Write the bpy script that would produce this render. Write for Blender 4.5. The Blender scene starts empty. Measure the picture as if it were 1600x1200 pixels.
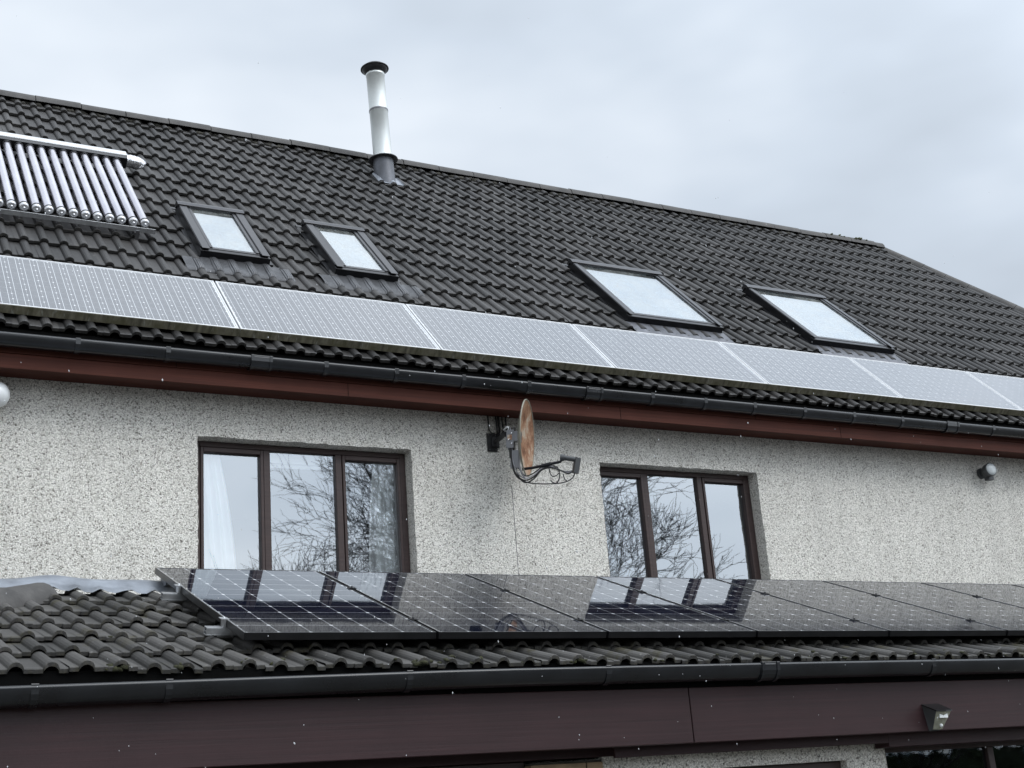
import bpy, bmesh, math, random
from mathutils import Matrix, Vector
R = math.radians
random.seed(7)
scene = bpy.context.scene
col = scene.collection
GZ = 1.6                                   # the camera stands 1.6 m above the ground; heights below are relative to it

# ------------------------------------------------------------------ camera
cam_d = bpy.data.cameras.new('camera')
cam = bpy.data.objects.new('camera', cam_d)
col.objects.link(cam)
YAW, PITCH, ROLL = 0.5147, 0.3133, -0.0788
fw = Vector((math.sin(YAW)*math.cos(PITCH), math.cos(YAW)*math.cos(PITCH), math.sin(PITCH)))
rt0 = Vector((math.cos(YAW), -math.sin(YAW), 0)); up0 = rt0.cross(fw)
rt = rt0*math.cos(ROLL)+up0*math.sin(ROLL); up = -rt0*math.sin(ROLL)+up0*math.cos(ROLL)
m = Matrix.Identity(4)
for i in range(3):
    m[i][0], m[i][1], m[i][2] = rt[i], up[i], -fw[i]
m[0][3], m[1][3], m[2][3] = 0, -9.1434, GZ
cam.matrix_world = m
cam_d.sensor_width = 36
cam_d.lens = 2120.97/1600*36
cam_d.clip_end = 2000
scene.camera = cam

# ------------------------------------------------------------------ sky, sun, exposure
SUN = Vector((0.42, -0.62, 0.78)).normalized()
world = bpy.data.worlds.new('World'); scene.world = world; world.use_nodes = True
wt = world.node_tree; wt.nodes.clear()
def wn(t, **k):
    n = wt.nodes.new(t)
    for a, b in k.items(): setattr(n, a, b)
    return n
def wmath(op, a, b=None, c=None):
    n = wn('ShaderNodeMath', operation=op)
    for i, v in enumerate((a, b, c)):
        if v is None: continue
        if isinstance(v, (int, float)): n.inputs[i].default_value = v
        else: wt.links.new(v, n.inputs[i])
    return n.outputs[0]
out = wn('ShaderNodeOutputWorld'); bg = wn('ShaderNodeBackground'); bg.inputs[1].default_value = 0.1
sky = wn('ShaderNodeTexSky', sky_type='NISHITA'); sky.sun_disc = False
sky.sun_elevation = math.asin(SUN.z); sky.sun_rotation = math.atan2(SUN.x, SUN.y)
tc = wn('ShaderNodeTexCoord'); sep = wn('ShaderNodeSeparateXYZ'); wt.links.new(tc.outputs['Generated'], sep.inputs[0])
zz = wmath('MAXIMUM', sep.outputs[2], 0.0)
grad = wmath('MULTIPLY_ADD', wmath('POWER', zz, 1.5), 2.6, 6.5)          # overcast: brighter overhead than low down
dotn = wn('ShaderNodeVectorMath', operation='DOT_PRODUCT'); wt.links.new(tc.outputs['Generated'], dotn.inputs[0]); dotn.inputs[1].default_value = SUN
glow = wmath('MULTIPLY', wmath('POWER', wmath('MAXIMUM', dotn.outputs['Value'], 0.0), 2.5), 16.0)
mp = wn('ShaderNodeMapping'); mp.inputs['Scale'].default_value = (1.6, 1.6, 3.6); wt.links.new(tc.outputs['Generated'], mp.inputs[0])
nz = wn('ShaderNodeTexNoise'); nz.inputs['Scale'].default_value = 1.5; nz.inputs['Detail'].default_value = 4; nz.inputs['Roughness'].default_value = 0.5
wt.links.new(mp.outputs[0], nz.inputs['Vector'])
cl = wmath('MULTIPLY_ADD', nz.outputs[0], 1.0, 0.505)
lum = wmath('MULTIPLY', wmath('ADD', grad, glow), cl)
rmp = wn('ShaderNodeValToRGB'); rmp.color_ramp.elements[0].position = 0.38; rmp.color_ramp.elements[0].color = (0.875, 0.98, 1.11, 1)
rmp.color_ramp.elements[1].position = 0.62; rmp.color_ramp.elements[1].color = (0.97, 1.035, 1.11, 1)
wt.links.new(nz.outputs[0], rmp.inputs[0])
vm = wn('ShaderNodeVectorMath', operation='SCALE'); wt.links.new(rmp.outputs[0], vm.inputs[0]); wt.links.new(lum, vm.inputs['Scale'])
mix = wn('ShaderNodeMix', data_type='RGBA'); mix.inputs[0].default_value = 0.93
wt.links.new(sky.outputs[0], mix.inputs['A']); wt.links.new(vm.outputs[0], mix.inputs['B'])
wt.links.new(mix.outputs['Result'], bg.inputs[0]); wt.links.new(bg.outputs[0], out.inputs[0])
sun_d = bpy.data.lights.new('sun', 'SUN'); sun_d.energy = 1.0; sun_d.angle = R(32); sun_d.color = (1.0, 0.965, 0.92)
sun = bpy.data.objects.new('sun', sun_d); col.objects.link(sun)
sun.rotation_euler = SUN.to_track_quat('Z', 'Y').to_euler(); sun.location = (5, -12, 16)
scene.view_settings.view_transform = 'Standard'; scene.view_settings.look = 'None'
scene.view_settings.exposure = 0.25; scene.view_settings.gamma = 1
scene.render.engine = 'CYCLES'
scene.cycles.max_bounces = 8; scene.cycles.glossy_bounces = 6; scene.cycles.transparent_max_bounces = 8

# ------------------------------------------------------------------ materials
MATS = {}
class NT:
    def __init__(s, name):
        s.m = bpy.data.materials.new(name); s.m.use_nodes = True; s.t = s.m.node_tree; s.t.nodes.clear()
        s.out = s.n('ShaderNodeOutputMaterial')
        MATS[name] = s.m
    def n(s, t, **k):
        x = s.t.nodes.new(t)
        for a, b in k.items(): setattr(x, a, b)
        return x
    def set(s, sock, v):
        if v is None: return
        if isinstance(v, (int, float)): sock.default_value = v
        elif isinstance(v, tuple): sock.default_value = v if len(v) != 3 or sock.type != 'RGBA' else v+(1,)
        else: s.t.links.new(v, sock)
    def ma(s, op, a, b=None, c=None):
        x = s.n('ShaderNodeMath', operation=op)
        for i, v in enumerate((a, b, c)): s.set(x.inputs[i], v)
        return x.outputs[0]
    def obj(s, sc=(1, 1, 1), loc=(0, 0, 0)):
        a = s.n('ShaderNodeTexCoord'); b = s.n('ShaderNodeMapping'); b.inputs['Scale'].default_value = sc; b.inputs['Location'].default_value = loc
        s.t.links.new(a.outputs['Object'], b.inputs[0]); return b.outputs[0]
    def noise(s, vec, scale, detail=3, rough=.55):
        x = s.n('ShaderNodeTexNoise'); s.set(x.inputs['Vector'], vec); x.inputs['Scale'].default_value = scale
        x.inputs['Detail'].default_value = detail; x.inputs['Roughness'].default_value = rough; return x.outputs[0]
    def ramp(s, fac, *els):
        x = s.n('ShaderNodeValToRGB'); s.set(x.inputs[0], fac); cr = x.color_ramp
        while len(cr.elements) < len(els): cr.elements.new(0.5)
        for e, (p, c) in zip(cr.elements, els):
            e.position = p; e.color = (c, c, c, 1) if isinstance(c, (int, float)) else tuple(c)+(1,)
        return x.outputs[0]
    def mix(s, fac, a, b, mode='MIX'):
        x = s.n('ShaderNodeMix', data_type='RGBA', blend_type=mode); s.set(x.inputs[0], fac); s.set(x.inputs['A'], a); s.set(x.inputs['B'], b)
        return x.outputs['Result']
    def bump(s, h, strength=.5, dist=.01):
        x = s.n('ShaderNodeBump'); s.set(x.inputs['Height'], h); x.inputs['Strength'].default_value = strength; x.inputs['Distance'].default_value = dist
        return x.outputs[0]
    def attr(s, name):
        x = s.n('ShaderNodeAttribute', attribute_name=name); return x.outputs['Fac']
    def bsdf(s, base, rough=.5, metal=0, normal=None, spec=.5, coat=0, coat_rough=.05, link=True):
        x = s.n('ShaderNodeBsdfPrincipled'); s.set(x.inputs['Base Color'], base); s.set(x.inputs['Roughness'], rough); s.set(x.inputs['Metallic'], metal)
        s.set(x.inputs['Specular IOR Level'], spec); s.set(x.inputs['Coat Weight'], coat); s.set(x.inputs['Coat Roughness'], coat_rough)
        if normal is not None: s.t.links.new(normal, x.inputs['Normal'])
        if link: s.t.links.new(x.outputs[0], s.out.inputs[0])
        return x.outputs[0]
def plain(name, c, rough=.5, metal=0, var=.25, scale=9, bump=.0, coat=0, spec=.5):
    t = NT(name); o = t.obj(); n = t.noise(o, scale, 5)
    lo = tuple(v*(1-var) for v in c); hi = tuple(min(1, v*(1+var)) for v in c)
    b = t.ramp(n, (.3, lo), (.7, hi))
    r = t.ma('MULTIPLY_ADD', n, .2, rough-.1)
    t.bsdf(b, r, metal, t.bump(t.noise(o, scale*9, 3), bump, .004) if bump else None, spec, coat)
    return MATS[name]

def tile_material(name, dark, light, moss, moss_amt, rough):
    t = NT(name); o = t.obj()
    rnd = t.attr('rnd'); n1 = t.noise(o, 1.3, 4); n2 = t.noise(o, 38, 4, .65); n3 = t.noise(o, 170, 2)
    f = t.ma('ADD', t.ma('MULTIPLY', rnd, .75), t.ma('ADD', t.ma('MULTIPLY', n1, .28), t.ma('MULTIPLY', n2, .3)))
    c = t.mix(t.ramp(f, (.30, 0.), (.95, 1.)), dark, light)
    sp = t.ramp(t.noise(o, 60, 2, .6), (.66, 0.), (.74, .55))
    c = t.mix(sp, c, tuple(v*2.1 for v in light))
    c = t.mix(t.ramp(t.noise(o, 23, 2, .5), (.70, 0.), (.73, .5)), c, tuple(v*2.6 for v in light))
    c = t.mix(t.ramp(t.noise(t.obj((2.2, .5, .5)), 1.5, 5, .7), (.40, .45), (.62, 0.)), c, tuple(v*.55 for v in dark))
    mm = t.ramp(t.ma('ADD', t.noise(o, 3.1, 5, .7), t.ma('MULTIPLY', t.noise(o, 30, 3), .22)), (.70-moss_amt, 0.), (.80-moss_amt, .85))
    c = t.mix(mm, c, moss)
    front = t.attr('edge')                        # front edges are mixed towards a darker tile tone and moss
    c = t.mix(t.ma('MULTIPLY', front, .55), c, t.mix(t.ramp(n2, (.45, 0.), (.6, 1.)), tuple(v*.55 for v in dark), moss))
    h = t.ma('ADD', t.ma('MULTIPLY', n3, .6), n2)
    t.bsdf(c, t.ma('MULTIPLY_ADD', n2, .25, rough-.12), 0, t.bump(h, .45, .004), .4)
    return MATS[name]
tile_material('dark_roof_tile', (.025, .0238, .023), (.056, .053, .051), (.045, .042, .034), -.07, .52)
tile_material('weathered_roof_tile', (.036, .0345, .032), (.098, .093, .087), (.046, .041, .022), .04, .68)

def roughcast():
    t = NT('roughcast'); o = t.obj()
    d = t.n('ShaderNodeTexNoise'); t.set(d.inputs['Vector'], o); d.inputs['Scale'].default_value = 60
    vm = t.n('ShaderNodeVectorMath', operation='MULTIPLY_ADD'); t.t.links.new(d.outputs['Color'], vm.inputs[0]); vm.inputs[1].default_value = (.008,)*3; t.t.links.new(o, vm.inputs[2])
    v = t.n('ShaderNodeTexVoronoi'); t.t.links.new(vm.outputs[0], v.inputs['Vector']); v.inputs['Scale'].default_value = 118
    sepc = t.n('ShaderNodeSeparateColor'); t.t.links.new(v.outputs['Color'], sepc.inputs[0])
    stone = t.ramp(sepc.outputs[0], (0., (.14, .13, .115)), (.03, (.22, .21, .18)), (.08, (.57, .545, .49)), (.5, (.785, .76, .70)), (1., (.93, .905, .845)))
    gap = t.ramp(v.outputs['Distance'], (.50, 0.), (.86, .8))
    c = t.mix(gap, stone, (.265, .25, .215))
    stain = t.mix(1.0, t.ramp(t.noise(o, 1.1, 5, .6), (.3, .90), (.7, 1.0)), t.ramp(t.noise(t.obj((5, 5, .55)), 1.6, 5, .65), (.30, .88), (.60, 1.0)), 'MULTIPLY')
    c = t.mix(1.0, c, stain, 'MULTIPLY')
    h = t.ma('ADD', t.ma('SUBTRACT', 1.0, v.outputs['Distance']), t.ma('MULTIPLY', sepc.outputs[1], .6))
    t.bsdf(c, .85, 0, t.bump(h, .7, .005), .25)
roughcast()
def wood(name, a, b, rough, scale=1.0, spec=.4):
    t = NT(name); o = t.obj((.35*scale, 9, 22)); n = t.noise(o, 3.2, 6, .62); o2 = t.obj(); n2 = t.noise(o2, 2.0, 4)
    c = t.mix(t.ramp(n, (.3, 0.), (.72, 1.)), a, b)
    c = t.mix(t.ramp(n2, (.35, 0.), (.7, .4)), c, tuple(v*.55 for v in a))
    c = t.mix(t.ramp(t.noise(t.obj((.6, 6, 6)), 9, 4, .7), (.68, 0.), (.8, .35)), c, tuple(min(1, v*1.9+.01) for v in b))
    t.bsdf(c, t.ma('MULTIPLY_ADD', n, .25, rough-.1), 0, t.bump(n, .25, .003), spec)
wood('red_brown_wood', (.054, .0165, .011), (.108, .036, .024), .62, 1.0, .15)
wood('dark_maroon_board', (.024, .0095, .0108), (.041, .0170, .0190), .5, 1.0, .35)
wood('brown_window_wood', (.036, .022, .020), (.060, .037, .033), .45)
plain('black_gutter_plastic', (.009, .010, .012), .30, 0, .3, 6, 0, .15, .5)
plain('black_plastic', (.018, .018, .019), .45, 0, .3, 12)
plain('lead_sheet', (.24, .26, .29), .45, .3, .4, 5, .5)
plain('dark_lead', (.115, .12, .135), .5, .35, .35, 7, .3)
plain('grey_metal', (.14, .14, .145), .35, .7, .15, 5)
plain('dark_frame_metal', (.016, .016, .018), .33, .6, .18, 6)
plain('light_frame_metal', (.070, .070, .074), .34, .8, .1, 6)
plain('silver_metal', (.72, .72, .73), .24, .9, .06, 8)
plain('tube_glass', (.60, .59, .64), .22, .75, .10, 4)
plain('cap_metal', (.60, .60, .61), .30, .8, .1, 20)
plain('crumpled_foil', (.66, .66, .68), .2, .95, .1, 9, 1.0)
plain('polished_steel', (.70, .725, .71), .42, .65, .05, 2.0)
plain('white_frame', (.60, .61, .62), .4, .2, .06, 6)
plain('black_anodised', (.010, .010, .011), .32, .3, .2, 8)
plain('rail_aluminium', (.55, .56, .57), .35, .85, .15, 20)
plain('white_plastic', (.78, .80, .80), .35, 0, .04, 5, 0, .2)
plain('grey_plastic', (.055, .058, .06), .5, 0, .15, 9)
plain('pale_lens', (.50, .53, .53), .3, 0, .06, 8)
plain('light_diffuser', (.30, .30, .235), .25, 0, .2, 30)
plain('cable_black', (.014, .014, .014), .5, 0, .2, 9)
plain('cable_grey', (.36, .35, .37), .5, 0, .2, 9)
plain('curtain_cloth', (.90, .91, .91), .9, 0, .04, 6)
plain('room_paint', (.20, .21, .21), .9, 0, .06, 1)
plain('brick', (.27, .195, .12), .85, 0, .3, 9, .5)
plain('hedge_leaf', (.035, .055, .02), .7, 0, .4, 1.5)
plain('bark', (.030, .027, .024), .9, 0, .3, 5)
plain('moss', (.030, .031, .012), .95, 0, .5, 25, .8)
plain('pale_moss', (.085, .09, .05), .95, 0, .6, 25, .8)
plain('bitumen', (.05, .05, .05), .8, 0, .2, 4)
t_ = NT('sleet_ice'); a_ = t_.n('ShaderNodeBsdfTransparent'); b_ = t_.n('ShaderNodeBsdfDiffuse'); b_.inputs[0].default_value = (.9, .92, .94, 1); m_ = t_.n('ShaderNodeMixShader'); m_.inputs[0].default_value = .55
t_.t.links.new(a_.outputs[0], m_.inputs[1]); t_.t.links.new(b_.outputs[0], m_.inputs[2]); t_.t.links.new(m_.outputs[0], t_.out.inputs[0])
plain('grey_ground', (.10, .095, .085), .95, 0, .5, 1.2, .3)  # unseen ground, grey-brown so its bounced light does not tint the wall green
plain('mortar', (.045, .042, .034), .9, 0, .6, 14, .9)
plain('ridge_concrete', (.062, .059, .056), .75, 0, .45, 7, .5)
plain('shade_and_joint_black', (.004, .004, .004), .9, 0, .2, 3, 0, 0, .05)  # near-black painted for unlit interior and eaves shade, also for board joints
def mossy():
    t = NT('mossy_edge'); o = t.obj((7, 7, 1.5)); n = t.noise(o, 3, 6, .7); o2 = t.obj(); n2 = t.noise(o2, 7, 5, .7)
    c = t.mix(t.ramp(n, (.35, 0.), (.6, 1.)), (.048, .044, .028), (.19, .175, .125))
    c = t.mix(t.ramp(n2, (.45, 0.), (.66, .7)), c, (.070, .066, .026))
    c = t.mix(t.ramp(t.noise(o, 8, 3, .6), (.62, 0.), (.72, .6)), c, (.30, .30, .27))
    t.bsdf(c, .8, 0, t.bump(n, .5, .004))
mossy()
def rust():
    t = NT('rusty_dish'); o = t.obj((1, 1, .7)); n = t.noise(o, 11, 7, .72)
    c = t.ramp(n, (.34, (.08, .036, .018)), (.44, (.22, .10, .05)), (.53, (.34, .20, .12)), (.62, (.44, .38, .30)), (.75, (.28, .15, .085)))
    t.bsdf(c, .5, .1, t.bump(n, .2, .003))
    t = NT('dish_back'); o = t.obj((1, 1, .4)); n = t.noise(o, 6, 5, .65)
    t.bsdf(t.ramp(n, (.3, (.15, .145, .11)), (.7, (.30, .29, .235))), .5, .1)
rust()
def sheet_glass(name, refl, tint, wave, wscale, dirt=0):
    t = NT(name); o = t.obj(); g = t.n('ShaderNodeBsdfGlossy'); g.inputs['Roughness'].default_value = .012; g.inputs['Color'].default_value = (.93, .97, 1, 1)
    tr = t.n('ShaderNodeBsdfTransparent'); tr.inputs['Color'].default_value = tint+(1,)
    t.t.links.new(t.bump(t.noise(o, wscale, 2), wave, .006), g.inputs['Normal'])
    fr = t.n('ShaderNodeFresnel'); fr.inputs['IOR'].default_value = 1.5
    f = t.ma('MINIMUM', t.ma('MULTIPLY_ADD', fr.outputs[0], .9, refl), .95)
    mx = t.n('ShaderNodeMixShader'); t.t.links.new(f, mx.inputs[0]); t.t.links.new(tr.outputs[0], mx.inputs[1]); t.t.links.new(g.outputs[0], mx.inputs[2])
    if dirt:
        df = t.n('ShaderNodeBsdfDiffuse'); df.inputs[0].default_value = (.55, .55, .52, 1); m2 = t.n('ShaderNodeMixShader')
        dn = t.ma('ADD', t.ramp(t.noise(o, 5, 6, .7), (.42, 0.), (.8, dirt)), t.ramp(t.noise(t.obj((30, 3, 30)), 2, 4, .7), (.5, 0.), (.8, dirt*.7)))
        t.t.links.new(dn, m2.inputs[0]); t.t.links.new(mx.outputs[0], m2.inputs[1]); t.t.links.new(df.outputs[0], m2.inputs[2]); mx = m2
    t.t.links.new(mx.outputs[0], t.out.inputs[0])
sheet_glass('window_glass', .30, (.90, .93, .93), .035, 4.0)
sheet_glass('dark_glass', .0, (.5, .5, .5), .05, 4.0)
sheet_glass('roof_window_glass', .33, (.94, .96, .95), .02, 3.0, .30)

def band(t, v, pitch, off, half):
    """1 where v lies within half of a line repeated every pitch"""
    f = t.ma('FRACT', t.ma('ADD', t.ma('DIVIDE', t.ma('SUBTRACT', v, off), pitch), .5))
    d = t.ma('MULTIPLY', t.ma('ABSOLUTE', t.ma('SUBTRACT', f, .5)), pitch)
    return t.ma('LESS_THAN', d, half), d
def old_panel():
    t = NT('old_panel_glass'); s = t.n('ShaderNodeSeparateXYZ'); t.t.links.new(t.obj(), s.inputs[0]); x, y = s.outputs[0], s.outputs[1]
    px, py, ox, oy = .0966, .0936, .0175, .0175
    bus, _ = band(t, x, px/2, ox+px/4, .0015)
    gx, dx = band(t, x, px, ox, .0009); gy, dy = band(t, y, py, oy, .0011)
    dot = t.ma('LESS_THAN', t.ma('ADD', dx, dy), .0072)
    o = t.obj(); n = t.noise(o, 6, 4)
    cell = t.mix(t.ramp(n, (.3, 0.), (.7, 1.)), (.030, .036, .047), (.048, .055, .068))
    dust = t.ramp(t.noise(o, 70, 3, .7), (.5, 0.), (.75, .22))
    cell = t.mix(dust, cell, (.30, .31, .31))
    c = t.mix(t.ma('MULTIPLY', gy, .30), cell, (.5, .52, .55)); c = t.mix(t.ma('MULTIPLY', gx, .5), c, (.6, .62, .65))
    c = t.mix(t.ma('MULTIPLY', bus, .8), c, (.62, .64, .67)); c = t.mix(dot, c, (.66, .67, .69))
    inx = t.ma('MULTIPLY', t.ma('GREATER_THAN', x, ox-.002), t.ma('LESS_THAN', x, ox+16*px+.002))
    iny = t.ma('MULTIPLY', t.ma('GREATER_THAN', y, oy-.002), t.ma('LESS_THAN', y, oy+9*py+.002))
    c = t.mix(t.ma('MULTIPLY', inx, iny), (.6, .62, .64), c)
    t.bsdf(c, .22, 0, t.bump(t.noise(o, 400, 2), .05, .001), .75, .7, .16)
old_panel()
def new_panel():
    t = NT('black_panel_glass'); s = t.n('ShaderNodeSeparateXYZ'); t.t.links.new(t.obj(), s.inputs[0]); x, y = s.outputs[0], s.outputs[1]
    px, py, ox, oy = .1593, .1577, .0142, .0155
    gx, dx = band(t, x, px, ox, .0017); gy, dy = band(t, y, py, oy, .0030)
    dot = t.ma('LESS_THAN', t.ma('ADD', dx, dy), .0120)
    bus, _ = band(t, y, py/5, oy, .0006)
    o = t.obj(); n = t.noise(o, 3, 3)
    cell = t.mix(t.ramp(n, (.3, 0.), (.7, 1.)), (.004, .005, .011), (.007, .009, .019))
    spots = t.ramp(t.noise(o, 120, 2, .5), (.70, 0.), (.74, .16)); cell = t.mix(spots, cell, (.3, .3, .3))
    c = t.mix(t.ma('MULTIPLY', gy, .45), cell, (.5, .51, .53)); c = t.mix(t.ma('MULTIPLY', gx, .55), c, (.62, .64, .66)); c = t.mix(dot, c, (.66, .67, .68))
    w = t.bump(t.ma('ADD', t.noise(o, 2.2, 2), t.ma('MULTIPLY', t.noise(t.obj((1, .25, 1)), 150, 2, .5), .006)), .02, .02)
    t.bsdf(c, .03, 0, w, .48, 0)
new_panel()
def pleated():
    t = NT('pleated_lead'); o = t.obj(); s = t.n('ShaderNodeSeparateXYZ'); t.t.links.new(o, s.inputs[0])
    w = t.ma('SINE', t.ma('MULTIPLY', s.outputs[0], 520.0))
    n = t.noise(o, 8, 4)
    t.bsdf(t.ramp(n, (.3, (.075, .076, .080)), (.7, (.135, .137, .143))), .38, .5, t.bump(w, .5, .004))
pleated()

# ------------------------------------------------------------------ mesh helpers
W = {}                                                    # world matrix of every parent object
ID = Matrix.Identity(4)
class MB:
    def __init__(s): s.v = []; s.f = []; s.sm = []; s.rnd = []; s.edge = []
    def add(s, vs, fs, M=None, smooth=False, rnd=0.5, edge=None):
        b = len(s.v)
        for i, p in enumerate(vs):
            p = Vector(p); s.v.append(M @ p if M else p); s.rnd.append(rnd); s.edge.append(edge[i] if edge else 0.)
        for f in fs: s.f.append([b+i for i in f]); s.sm.append(smooth)
    def box(s, x0, x1, y0, y1, z0, z1, M=None):
        vs = [(x, y, z) for z in (z0, z1) for y in (y0, y1) for x in (x0, x1)]
        s.add(vs, [(0, 2, 3, 1), (4, 5, 7, 6), (0, 1, 5, 4), (2, 6, 7, 3), (0, 4, 6, 2), (1, 3, 7, 5)], M)
    def quad(s, a, b, c, d, M=None): s.add([a, b, c, d], [(0, 1, 2, 3)], M)
    def tube(s, path, r, n=8, M=None, caps=True, smooth=True):
        P = [Vector(p) for p in path]; k = len(P); rs = r if isinstance(r, (list, tuple)) else [r]*k
        t0 = (P[1]-P[0]).normalized(); a = Vector((0, 0, 1)) if abs(t0.z) < .9 else Vector((1, 0, 0)); u = t0.cross(a).normalized()
        vs = []; fs = []
        for i in range(k):
            t = ((P[min(i+1, k-1)]-P[max(i-1, 0)])).normalized()
            u = (u-t*u.dot(t)).normalized(); w = t.cross(u)
            for j in range(n):
                an = 2*math.pi*j/n; vs.append(P[i]+(u*math.cos(an)+w*math.sin(an))*rs[i])
        for i in range(k-1):
            for j in range(n): fs.append((i*n+j, i*n+(j+1) % n, (i+1)*n+(j+1) % n, (i+1)*n+j))
        s.add(vs, fs, M, smooth)
        if caps:
            s.add(vs[:n], [tuple(reversed(range(n)))], M); s.add(vs[-n:], [tuple(range(n))], M)
    def lathe(s, prof, n=24, M=None, smooth=True):
        """prof: (radius, z) pairs turned about local z"""
        k = len(prof); vs = [(r*math.cos(2*math.pi*j/n), r*math.sin(2*math.pi*j/n), z) for r, z in prof for j in range(n)]
        fs = [(i*n+j, i*n+(j+1) % n, (i+1)*n+(j+1) % n, (i+1)*n+j) for i in range(k-1) for j in range(n)]
        s.add(vs, fs, M, smooth)
    def prism(s, pts, x0, x1, M=None, smooth=False, closed=True):
        """profile (y, z) run along x"""
        k = len(pts); vs = [(x, y, z) for x in (x0, x1) for y, z in pts]
        fs = [(i, (i+1) % k, k+(i+1) % k, k+i) for i in range(k if closed else k-1)]
        s.add(vs, fs, M, smooth)
        if closed: s.add(vs[:k], [tuple(reversed(range(k)))], M); s.add(vs[k:], [tuple(range(k))], M)
    def lump(s, c, r, M=None, jag=.3, sub=1):
        bm = bmesh.new(); bmesh.ops.create_icosphere(bm, subdivisions=sub, radius=1)
        vs = [Vector((v.co.x*r[0], v.co.y*r[1], v.co.z*r[2]))*(1+random.uniform(-jag, jag))+Vector(c) for v in bm.verts]
        fs = [tuple(v.index for v in f.verts) for f in bm.faces]; bm.free(); s.add(vs, fs, M, True)
def T(x, y, z): return Matrix.Translation((x, y, z))
def thing(name, label=None, cat=None, loc=(0, 0, 0), rot=(0, 0, 0), group=None, kind=None):
    o = bpy.data.objects.new(name, None); col.objects.link(o); o.empty_display_size = .2
    from mathutils import Euler
    o.location = (loc[0], loc[1], loc[2]+GZ); o.rotation_euler = rot
    W[o] = Matrix.Translation(o.location) @ Euler(rot).to_matrix().to_4x4()
    tag(o, label, cat, group, kind); return o
def tag(o, label=None, cat=None, group=None, kind=None):
    if label: o['label'] = label
    if cat: o['category'] = cat
    if group: o['group'] = group
    if kind: o['kind'] = kind
    return o
def mk(name, mb, mat, parent=None, local=False, bevel=0, seg=2, **tags):
    """links the collected shapes as one mesh object; coordinates are house coordinates unless local"""
    me = bpy.data.meshes.new(name)
    sh = T(0, 0, GZ)
    M = ID if local else ((W[parent].inverted() @ sh) if parent else sh)
    me.from_pydata([M @ v for v in mb.v], [], mb.f); me.update()
    me.polygons.foreach_set('use_smooth', mb.sm)
    a = me.attributes.new('rnd', 'FLOAT', 'POINT'); a.data.foreach_set('value', mb.rnd)
    if any(mb.edge):
        a = me.attributes.new('edge', 'FLOAT', 'POINT'); a.data.foreach_set('value', mb.edge)
    me.materials.append(MATS[mat])
    o = bpy.data.objects.new(name, me); col.objects.link(o)
    if parent: o.parent = parent; W[o] = W[parent]
    else: W[o] = ID
    if bevel:
        b = o.modifiers.new('bevel', 'BEVEL'); b.width = bevel; b.segments = seg; b.limit_method = 'ANGLE'; b.angle_limit = R(40)
    tag(o, **tags); return o
def copy_tree(o, parent=None, loc=None):
    c = o.copy(); col.objects.link(c); c.parent = parent
    for ch in o.children: copy_tree(ch, c)
    if loc is not None: c.location = (loc[0], loc[1], loc[2]+GZ)
    return c
def smooth_path(pts, n=6):
    P = [Vector(p) for p in pts]; o = []
    for i in range(len(P)-1):
        a, b, c, d = P[max(i-1, 0)], P[i], P[i+1], P[min(i+2, len(P)-1)]
        for k in range(n):
            t = k/n; o.append(.5*((2*b)+(c-a)*t+(2*a-5*b+4*c-d)*t*t+(3*b-a-3*c+d)*t**3))
    o.append(P[-1]); return o

# ------------------------------------------------------------------ frames of the two roofs
AL = .7803; CA, SA = math.cos(AL), math.sin(AL)
UPO = Vector((0, -.278, 3.5282))                          # bottom edge of the old panels' top face
MU = T(*UPO) @ Matrix.Rotation(AL, 4, 'X')                # (x, s up the slope, n off the slope)
BE = .3632; CB, SB = math.cos(BE), math.sin(BE)
ML = T(0, -2.9974, .9395) @ Matrix.Rotation(BE, 4, 'X')   # the black panels' plane
GA = .350
MT = T(0, -3.208, .764-.030) @ Matrix.Rotation(GA, 4, 'X')  # extension tiles

def tile_profile(u, h):
    """u in -.5...5 across one roll: a round roll with a flat pan each side"""
    a = abs(u)
    if a < .225: return h*math.sqrt(max(0, 1-(a/.225)**2))
    return 0.
US = [-.5, -.36, -.232, -.224, -.21, -.17, -.09, 0, .09, .17, .21, .224, .232, .36, .5]
def tile_roof(mb, M, x0, pitch, i0, i1, rows, length, base, thick, h, inside, jit=1.0):
    for j, s in enumerate(rows):
        L = length; rn, ds, dn, tw = .5, 0, 0, 0
        for i in range(i0, i1):
            xc = x0+i*pitch
            if not inside(xc, s): continue
            if (i+j) % 2 == 0 or i == i0:
                rn = random.random(); ds = random.uniform(-.004, .004)*jit; dn = random.uniform(-.0025, .003)*jit; tw = random.uniform(-.002, .002)*jit
                if random.random() < .03: ds -= random.uniform(.006, .014); dn += random.uniform(0, .004); tw *= 3
            vs = []; ed = []; n = len(US)
            for u in US:
                x = xc+u*pitch; p = tile_profile(u, h); q = tw*u
                f = s+ds
                e = random.uniform(-.0015, .0015)*jit
                vs += [(x, f+L+.05, base+p-.006), (x, f+.010, base+thick+p+dn+q), (x, f+.001+e, base+thick+p-.003+dn+q), (x, f+e, base+p+.006+dn+q), (x, f+.10, base+p-.004)]
                ed += [0, 0, .5, 1, 1]
            fs = []
            for k in range(n-1):
                a = 5*k; b = 5*(k+1)
                for r in range(4): fs.append((a+r, a+r+1, b+r+1, b+r))
            mb.add(vs, fs, M, False, rn, ed)

# ================================================================== ground
g = MB(); g.quad((-400, -400, -1.6), (400, -400, -1.6), (400, 400, -1.6), (-400, 400, -1.6))
mk('ground', g, 'grey_ground', kind='structure')

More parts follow.
